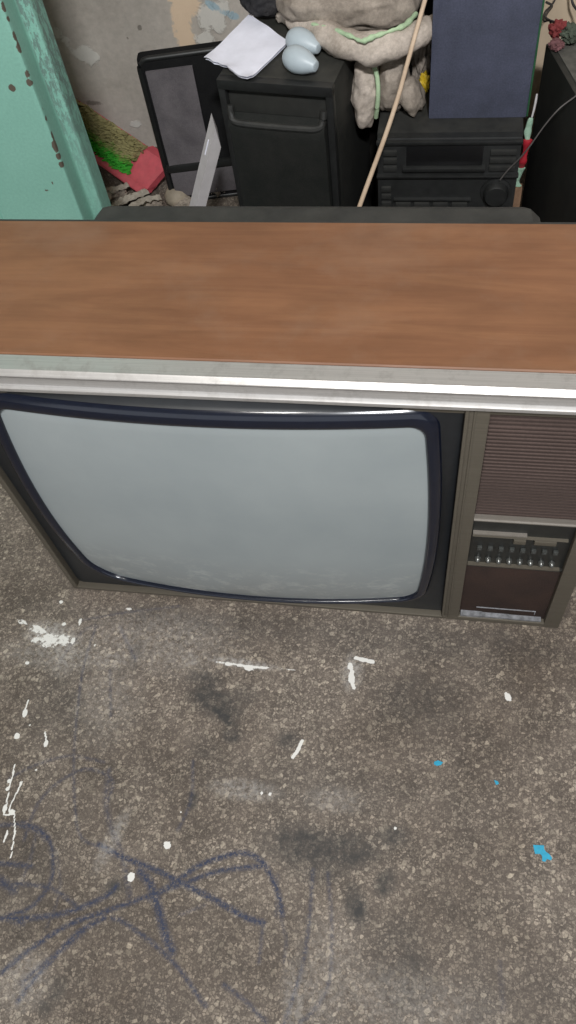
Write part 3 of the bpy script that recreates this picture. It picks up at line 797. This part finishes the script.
# ------------------------------------------------------------ stereo, blue-grey box
def stereo():
    t = thing('stereo_system', 'dusty black compact stereo with large round knob, under the blue-grey box', 'stereo', (.446, .75, 0))
    w, d, h = .248, .20, .319
    b = B(); box(b, 0, w, .01, d, 0, h, .004); link('case', b, BLACK, t)
    b = B()
    prism_x(b, [(.012, .0), (-.002, .002), (-.004, .02), (-.004, h - .012), (.0, h - .002), (.012, h)], .002, w - .002)
    fp = link('front_panel', b, BLACK_S, t, smooth=30)
    zz = lambda px, py: aty(px, py, .745).z
    # display window, shelf lips, tape doors, buttons
    b = B(); box(b, .052, .184, -.0052, .0, .266, .307, .002); link('display_window', b, simple('dark_window_plastic', srgb(20, 20, 21), .4, var=.1), t)
    b = B(); box(b, .046, .190, -.014, .0, .2595, .2665, .002); link('drawer_lip', b, BLACK_S, t)
    b = B(); box(b, .0, w, -.012, .0, .245, .250, .0015); link('ledge', b, BLACK_S, t)
    b = B(); box(b, .0, w, -.009, .0, .308, .315, .002); link('ledge', b, BLACK_S, t)
    for k in range(3):
        b = B(); box(b, .012, .036, -.008, .0, .2560 + .0155 * k, .2665 + .0155 * k, .0015); link('button', b, BLACK, t)
    for k in range(3):
        b = B(); box(b, .196, .240, -.008, .0, .2560 + .0155 * k, .2660 + .0155 * k, .0015); link('button', b, BLACK, t)
    b = B(); box(b, .030, .170, -.010, .0, .195, .200, .0015); link('ledge', b, BLACK_S, t)
    for k in range(4):
        b = B(); box(b, .034 + .034 * k, .062 + .034 * k, -.008, .0, .180, .191, .0015); link('button', b, BLACK, t)
    for k in range(3):
        b = B(); box(b, .008, .026, -.008, .0, .182 + .016 * k, .192 + .016 * k, .0015); link('button', b, BLACK, t)
    b = B()
    mt = Matrix.Translation((.213, -.004, .214)) @ Matrix.Rotation(math.pi / 2, 4, 'X')
    lathe(b, [(.027, -.004), (.027, .004), (.022, .005), (.0205, .016), (.0185, .019), (0, .0195)], 32, mt)
    link('volume_knob', b, BLACK_S, t, smooth=30)
    for k, x in enumerate((.01, .125)):
        b = B(); box(b, x, x + .105, -.0075, .0, .04, .160, .004); link('tape_door', b, BLACK_S, t)
stereo()

def bluebox():
    t = thing('cloth_covered_box', 'tall blue-grey cloth-covered box standing upright on the black stereo', 'box', (.5325, .804, .319))
    b = B(); box(b, 0, .1655, .004, .10, 0, .265, .002); link('box_body', b, BLACK_WOOD, t)
    b = B(); box(b, .0, .1655, -.003, .006, .0, .265, .0025); link('cloth_front', b, BLUEGREY, t)
    b = B(); box(b, .1655, .1685, .0, .095, 0, .265, .0008); link('green_edge', b, GREEN, t)
bluebox()

# ------------------------------------------------------------ large black box at the right
ZT = aty(546, 42, .90).z
def bigbox():
    a = aty(546, 42, .90); f = atz(576, 94, a.z); a.z = f.z = 0; d = (f - a).normalized()
    rz = math.atan2(d.y, d.x) + math.pi / 2
    front = a + d * .46
    t = thing('speaker_cabinet', 'large black wooden cabinet at the right edge with thick grey dust on top', 'cabinet', (front.x, front.y, 0), rz)
    b = B(); box(b, 0, .38, 0, .46, 0, ZT - .002, .003); link('carcass', b, BLACK_WOOD, t)
    b = B(); box(b, .010, .366, .006, .45, ZT - .0025, ZT, .0008); link('dust_layer', b, DUSTB, t)
    b = B(); box(b, .02, .36, -.006, .002, .02, .27, .003); link('front_grille', b, DARK_GRILLE, t)
bigbox()
def crumple(name, label, cat, mat, c, r, seed, flat=None, amp=.3, freq=2.5):
    b = B(); blob(b, (0, 0, 0), *r, amp=amp, freq=freq, sub=4, seed=seed)
    zmin = min(v.co.z for v in b.verts)
    for v in b.verts: v.co.z -= zmin
    o = link(name, b, mat, smooth=60); o.location = c
    return tag(o, label, cat)
p = atz(557, 33, ZT + .012)
crumple('red_flower', 'small dull red crumpled flower on the dusty black cabinet', 'flower', simple('dull_red_cloth', srgb(118, 44, 44), .8, var=.3), (p.x, p.y, ZT), (.013, .013, .014), 3.3, amp=.45)
p = atz(556, 47, ZT + .004)
crumple('pink_petals', 'dusky pink crumpled scrap in front of the red flower', 'scrap', simple('dusky_pink_cloth', srgb(104, 68, 70), .8, var=.3), (p.x, p.y, ZT), (.012, .012, .007), 5.3, amp=.4)
p = atz(571, 36, ZT + .01)
crumple('dusty_clump', 'dusty grey-green leafy clump beside the red flower', 'clump', mat_cloth('grey_green_leaf', srgb(88, 96, 84), srgb(58, 62, 54), 120, .9), (p.x, p.y, ZT), (.017, .02, .012), 6.1, amp=.5, freq=4)

# cream board leaning on the wall
c0 = aty(546, 36, 1.17)
b = B(); box(b, 0, .25, 0, .008, 0, .62, .001); o = link('cream_board', b, CREAM, rot=(math.radians(-2.5), 0, 0)); o.location = (c0.x - .012, 1.162, .002)
tag(o, 'plain cream board leaning on the wall behind the dusty cabinet', 'board')

# cables
def cable(pts, r, label, n=8, mat=CABLE):
    P = [Vector(p) for p in pts]; o0 = P[0].copy()
    b = B(); tube(b, [q - o0 for q in spline(P, n)], r, 8); o = link('cable', b, mat, smooth=80); o.location = o0
    return tag(o, label, 'cable')
cable([aty(546, 2, 1.10), aty(552, 6, 1.10), aty(547, 13, 1.06), aty(546, 18, 1.02), atz(554, 22, ZT + .022), atz(564, 24, ZT + .016), atz(572, 29, ZT + .010), atz(582, 33, ZT + .006)], .0022, 'dark cable looping down beside the blue-grey box to the dusty cabinet')
cable([aty(558, -6, 1.14), aty(552, 5, 1.12), aty(545, 12, 1.10), aty(544, 21, 1.05), aty(550, 21, .97), atz(551, 34, ZT + .003)], .0018, 'dark cable hanging straight down onto the dusty cabinet behind the red flower')
cable([aty(571, -6, 1.15), aty(573, 4, 1.14), aty(579, 12, 1.12), aty(584, 18, 1.08), atz(590, 24, ZT + .03), atz(602, 34, ZT + .008)], .0024, 'dark cable crossing the top right corner of the cream board')
cable([atz(590, 82, ZT + .004), aty(577, 95, .74), aty(560, 108, .725), aty(545, 125, .72), aty(530, 146, .72), aty(520, 158, .725), aty(508, 170, .731), aty(500, 180, .733)], .0013, 'thin grey cable sagging from the dusty cabinet to the stereo knob', mat=simple('thin_grey_cable', srgb(84, 80, 78), .6))

# stick
pts = [(.332, .47, .004), aty(360, 205, .60), aty(394, 110, .655), aty(425, 0, .72)]
dd = (Vector(pts[3]) - Vector(pts[2])).normalized()
e = Vector(pts[3]) + dd * .75
pts[0] = Vector(pts[1]) - (Vector(pts[2]) - Vector(pts[1])) * ((pts[1].z - .004) / (pts[2].z - pts[1].z))
pts = [pts[0], pts[1], pts[2], pts[3], e]
o0 = Vector(pts[0]); b = B(); sp = spline(pts, 10)
tube(b, [q - o0 for q in sp], [.0042 - .0012 * i / len(sp) for i in range(len(sp))], 12)
o = link('bamboo_stick', b, STICK, smooth=60); o.location = o0
tag(o, 'long thin pale bamboo stick leaning up across the cushions', 'stick')

# packaging between stereo and cabinet
def strip(name, label, cat, mat, pts, wd, seed):
    P = [Vector(q) for q in pts]; o0 = P[-1].copy(); b = B()
    sp = spline(P, 8); n = len(sp)
    prev = None
    for i, q in enumerate(sp):
        k = noise.noise(q * 60 + Vector((seed, 0, 0)))
        a = wd * (.85 + .5 * k)
        ring = [b.verts.new(q - o0 + Vector((a * math.cos(t_), .45 * wd * math.sin(t_) * (1 + k), 0))) for t_ in [6.2832 * j / 10 for j in range(10)]]
        if prev:
            for j in range(10): b.faces.new((prev[j], prev[(j + 1) % 10], ring[(j + 1) % 10], ring[j]))
        else: b.faces.new(ring)
        prev = ring
    b.faces.new(prev[::-1])
    o = link(name, b, mat, smooth=50); o.location = o0
    return tag(o, label, cat)
bb = aty(517, 196, .80)
b = B(); box(b, -.007, .007, -.008, .008, 0, aty(517, 186, .80).z, .0015); o = link('wood_offcut', b, BROWNB); o.location = (bb.x, .80, 0)
tag(o, 'brown wood offcut standing between the stereo and the dusty cabinet', 'wood')
zt = aty(517, 186, .80).z
q = lambda x, y, Y=.80: aty(x, y, Y)
strip('wrapper', 'crumpled mint and white wrapper tucked under the red plastic scrap', 'wrapper', MINT, [q(521, 168), q(518, 175), q(516, 181), Vector((bb.x - .001, .80, zt + .0005))], .0085, 1)
strip('plastic_scrap', 'narrow red plastic scrap wedged between the stereo and the cabinet', 'scrap', RED, [q(528, 140, .795), q(526, 150, .795), q(523, 160, .795), q(521.5, 167.2, .80)], .0075, 2)
strip('wrapper', 'crumpled pale green wrapper above the red plastic scrap', 'wrapper', MINT, [q(531, 118, .80), q(529, 126, .80), q(527.5, 133, .80), q(527.5, 139.2, .797)], .0060, 3)
strip('white_strip', 'thin white strip standing beside the blue-grey box', 'strip', BARG, [q(537, 94, .80), q(535, 105, .80), q(532, 117.2, .80)], .0018, 4)
p = q(423, 80, 1.0)
p = q(422, 80, .872)
crumple('yellow_scrap', 'small yellow plastic scrap peeking out beside the blue-grey box', 'scrap', YELLOW, (p.x + .004, .872, .3195), (.009, .008, (p.z - .3195) / 2 + .004), 2.3, amp=.4)
# grey wool-like rag heaped at the right of the cushions
b = B(); blob(b, (0, 0, .055), .020, .028, .060, .25, 3, 5, 3.9, flat=.001); o = link('grey_rag', b, CUSH_D, smooth=70); o.location = (.515, .915, .3195)
tag(o, 'crumpled grey rag heaped between the cushions and the blue-grey box', 'rag')

# ------------------------------------------------------------ bag against the wall
def bag():
    t = thing('bag', 'upright black bag with grey mesh front pocket, against the wall', 'bag', (-.045, .985, 0), math.radians(11))
    w, h, d = .235, .335, .034
    b = B(); box(b, 0, w, 0, d, 0, h, .012, 4); link('body', b, BLACK_F, t, smooth=60)
    b = B()
    def rrect(x0, x1, z0, z1, r, y):
        out = []
        for cx, cz, a0 in ((x1 - r, z1 - r, 0), (x0 + r, z1 - r, 90), (x0 + r, z0 + r, 180), (x1 - r, z0 + r, 270)):
            for k in range(6):
                a = math.radians(a0 + 18 * k); out.append(Vector((cx + r * math.cos(a), y, cz + r * math.sin(a))))
        return out
    loop = rrect(.003, w - .003, .004, h - .004, .020, .004); tube(b, loop + [loop[0]], .0058, 8)
    link('edge_binding', b, BLACK_S, t, smooth=60)
    b = B(); n = 24; g = []
    x0, x1 = .014, .108
    for i in range(n + 1):
        row = []
        for j in range(n * 2 + 1):
            u, v = i / n, j / (2 * n); z = .10 + (h - .025 - .10) * v
            fold = .0016 * math.sin((u * 1.0 + v * 1.6) * 9) * math.exp(-((v - .35) / .3) ** 2)
            row.append(b.verts.new((x0 + (x1 - x0) * u, -.0065 + fold + .0015 * math.cos((u - .5) * 3), z)))
        g.append(row)
    for i in range(n):
        for j in range(2 * n): b.faces.new((g[i][j], g[i + 1][j], g[i + 1][j + 1], g[i][j + 1]))
    r = bmesh.ops.extrude_face_region(b, geom=list(b.faces))
    for v in r['geom']:
        if isinstance(v, bmesh.types.BMVert): v.co.y += .006
    link('mesh_pocket', b, MESHG, t, smooth=60)
    b = B(); box(b, .006, w - .004, -.010, .004, .084, .101, .004); link('strap', b, BLACK_S, t)
    b = B(); box(b, .012, w - .008, -.006, .004, .02, .083, .004); link('lower_pocket', b, MESHG, t)
bag()

# ------------------------------------------------------------ white trunking bar leaning on the loudspeaker
def bar():
    top = aty(217, 117, .70); bot0 = aty(196, 203, .70)
    d = (top - bot0).normalized(); base = bot0 - d * (bot0.z - .012) / d.z
    L_ = (top - base).length
    xa = Vector((0, 1, 0)).cross(d).normalized(); ya = d.cross(xa).normalized()
    # profile: left narrow flank and broad right flank
    t = thing('trunking_bar', 'white plastic trunking bar leaning against the left side of the loudspeaker', 'bar', base)
    s = .0135
    A = -xa * .013 + ya * .012; Bp = Vector((0, 0, 0)) - ya * .006; C = xa * .017 + ya * .004; Dp = xa * .002 + ya * .020
    b = B()
    ring0 = [b.verts.new(p) for p in (A, Bp, C, Dp)]
    tops = [L_ - .004, L_ - .020 , L_ - .052, L_ - .02]
    ring1 = [b.verts.new(p + d * h) for p, h in zip((A, Bp, C, Dp), (L_ + .0, L_ - .012, L_ - .052, L_ - .03))]
    for k in range(4): b.faces.new((ring0[k], ring0[(k + 1) % 4], ring1[(k + 1) % 4], ring1[k]))
    b.faces.new(ring0[::-1]); b.faces.new(ring1)
    zmin = min(v.co.z for v in ring0); 
    t.location.z -= (zmin + t.location.z) - .0005
    link('channel', b, BARG, t, smooth=0)
    b = B()
    q0 = (A + Bp) / 2 - (xa * .3 + ya * .5).normalized() * .0006
    tube(b, [q0 + d * (L_ - .075), q0 + d * (L_ - .045)], .0012, 8); link('clip_line', b, PAPER, t)
bar()

# ------------------------------------------------------------ brush head
def brush():
    A = Vector(atz(84, 152, .030)); Bq = Vector(atz(146, 191, .012)); 
    A = Vector((-.279, 1.130, .034)); Bq = Vector((-.108, 1.000, .018))
    Cq = Vector((-.052, 1.058, .052)); Dq = Vector((-.292, 1.180, .135))
    t = thing('broom_head', 'dusty broom head with pinkish red plastic back and green bristles, on floor by wall', 'broom', (-.18, 1.08, 0))
    o = t.location
    S = lambda u, v: A.lerp(Bq, u).lerp(Dq.lerp(Cq, u), v) - o
    nrm = (Bq - A).cross(Dq - A).normalized()
    if nrm.z < 0: nrm = -nrm
    # plastic back plate with a solid rounded end
    def slab(u0, u1, v0, v1, lo, hi, nu=10, nv=6, rnd=.0):
        b = B(); g = []
        for i in range(nu + 1):
            row = []
            for j in range(nv + 1):
                u, v = u0 + (u1 - u0) * i / nu, v0 + (v1 - v0) * j / nv
                p = S(u, v) + nrm * hi * (1 - rnd * (2 * (j / nv) - 1) ** 4)
                row.append(b.verts.new(p))
            g.append(row)
        low = [[b.verts.new(g[i][j].co - nrm * (hi - lo)) for j in range(nv + 1)] for i in range(nu + 1)]
        for i in range(nu):
            for j in range(nv):
                b.faces.new((g[i][j], g[i + 1][j], g[i + 1][j + 1], g[i][j + 1])); b.faces.new((low[i][j], low[i][j + 1], low[i + 1][j + 1], low[i + 1][j]))
        for i in range(nu):
            b.faces.new((g[i][0], low[i][0], low[i + 1][0], g[i + 1][0])); b.faces.new((g[i][nv], g[i + 1][nv], low[i + 1][nv], low[i][nv]))
        for j in range(nv):
            b.faces.new((g[0][j], g[0][j + 1], low[0][j + 1], low[0][j])); b.faces.new((g[nu][j], low[nu][j], low[nu][j + 1], g[nu][j + 1]))
        for row in (g, low):
            for r_ in row:
                for v in r_:
                    w_ = v.co + o
                    if w_.z < .001: v.co.z = .001 - o.z
        return b
    link('back_plate', slab(-.05, .98, .0, .93, -.016, -.004), PINK, t)
    link('end_block', slab(.74, 1.0, .10, 1.0, -.014, .012, rnd=.35), PINK, t)
    link('front_rail', slab(-.05, 1.0, -.04, .17, -.016, .014, rnd=.2), PINK, t)
    rnd = random.Random(3); b = B(); lay = b.verts.layers.float.new('dusty')
    for i in range(54):
        for j in range(17):
            u = -.02 + .76 * (i + rnd.uniform(-.3, .3)) / 53; v = .20 + .80 * (j + rnd.uniform(-.3, .3)) / 16
            if u > .70 - .10 * math.sin(v * 5) * rnd.random(): continue
            p = S(u, v); h = .016 + .010 * rnd.random()
            dr = (nrm + Vector((rnd.uniform(-.5, .5), rnd.uniform(-.5, .5), rnd.uniform(-.2, .2))) + (Bq - A).normalized() * .25 + (Dq - A).normalized() * .25).normalized()
            q_ = dr.orthogonal().normalized(); r_ = dr.cross(q_)
            w0 = .0034; tipp = b.verts.new(p + dr * h * 1.1)
            ring = [b.verts.new(p + (q_ * math.cos(a) + r_ * math.sin(a)) * w0) for a in (0, 1.57, 3.14, 4.71)]
            mid = [b.verts.new(p + dr * h * .7 + (q_ * math.cos(a) + r_ * math.sin(a)) * w0 * .8) for a in (0, 1.57, 3.14, 4.71)]
            for k in range(4):
                b.faces.new((ring[k], ring[(k + 1) % 4], mid[(k + 1) % 4], mid[k])); b.faces.new((mid[k], mid[(k + 1) % 4], tipp))
            dv = min(1, max(0, (v - .28) * 2.2 + .1 * rnd.uniform(-1, 1)))
            for x_ in ring + mid + [tipp]: x_[lay] = dv
    link('bristles', b, BRISTLE, t, smooth=0)
brush()

# ------------------------------------------------------------ rags and odd bits on the floor
def rag(name, label, px, py, r, seed, mat, z=0.0, amp=.3):
    p = atz(px, py, z + r[2] * .6); b = B(); blob(b, (0, 0, r[2] * .8), *r, amp=amp, freq=3.2, sub=5, seed=seed, flat=.0)
    o = link(name, b, mat, smooth=60); o.location = (p.x, p.y, z + .0005); return tag(o, label, 'rag')
rag('crumpled_rag', 'crumpled dusty grey rag on the floor below the broom head', 112, 200, (.042, .026, .020), 1.1, RAG)
def strips():
    t = thing('torn_cloth', 'pale torn cloth scrap lying over the grey rag beside the broom', 'cloth', atz(128, 205, 0))
    o = t.location
    for k, (a, wd) in enumerate((([(106, 214), (116, 203), (130, 196), (147, 190)], .010), ([(116, 216), (132, 205), (146, 198), (160, 196)], .008), ([(106, 202), (110, 192), (118, 187), (128, 184)], .007))):
        pts = spline([atz(x, y, .036 + (.008 if 0 < n_ < 3 else 0)) - o for n_, (x, y) in enumerate(a)], 10)
        b = B(); prev = None; n = len(pts)
        for i, p in enumerate(pts):
            d = (pts[min(i + 1, n - 1)] - pts[max(i - 1, 0)]); sd = Vector((-d.y, d.x, 0)).normalized()
            row = []
            for j in range(9):
                u = j / 8 - .5; e_ = 1 + .7 * noise.noise(Vector((i * .45, k * 3.1, 0 if j < 4 else 7)))
                row.append(b.verts.new(p + sd * u * 2 * wd * e_ + Vector((0, 0, .006 * noise.noise(Vector((i * .3, j * .9, k))) - .02 * u * u))))
            if prev:
                for j in range(8): b.faces.new((prev[j], prev[j + 1], row[j + 1], row[j]))
            prev = row
        r_ = bmesh.ops.extrude_face_region(b, geom=list(b.faces))
        for v in r_['geom']:
            if isinstance(v, bmesh.types.BMVert): v.co.z += .0014
        link('cloth_strip', b, RAGL, t, smooth=60)
strips()
p = atz(176, 193, .024); b = B()
lathe(b, [(0, 0), (.020, .001), (.028, .010), (.027, .022), (.020, .033), (.010, .038), (0, .039)], 28)
o = link('bottle_stopper', b, simple('dusty_beige_plastic', srgb(158, 146, 128), .7, var=.2, scale=40), smooth=50); o.location = (p.x, p.y, .0005)
tag(o, 'rounded beige plastic stopper on the floor left of the white bar', 'stopper')
rag('crumpled_rag', 'small grey rag on the floor under the beige plastic stopper', 184, 204, (.026, .018, .012), 2.7, RAG)
rag('crumpled_rag', 'crumpled dark grey rag between the white bar and the loudspeaker', 217, 189, (.022, .016, .026), 6.7, RAG)
rag('crumpled_rag', 'crumpled brownish rag on the floor between broom and mesh bag', 153, 206, (.022, .02, .012), 9.7, RAG)

# cyan flakes on the floor
def flake(poly, label, h=.0008):
    pts = [atz(x, y, 0) for x, y in poly]; c = sum(pts, Vector()) / len(pts)
    b = B(); f = b.faces.new([b.verts.new((q_.x - c.x, q_.y - c.y, 0)) for q_ in pts])
    r = bmesh.ops.extrude_face_region(b, geom=[f])
    for v in r['geom']:
        if isinstance(v, bmesh.types.BMVert): v.co.z += h
    o = link('paint_flake', b, CYAN, smooth=0); o.location = (c.x, c.y, .0002)
    return tag(o, label, 'paint flake', 'cyan flakes on the floor')
flake([(533,845),(544,845.5),(544,849),(546,852),(549,854),(552,858),(551,860.5),(547,859),(545,862),(542,861),(542,856),(540,854),(535,854),(534,850)], 'bright cyan arrow-shaped flake on the floor at lower right')
flake([(434,762),(438,760.5),(443,762.5),(441,765),(437,766),(434,764.5)], 'small cyan flake on the floor, middle one below the television controls')
flake([(494,780),(498,781.5),(499,784),(496,785)], 'tiny dull cyan speck to the right of the middle flake', .0005)
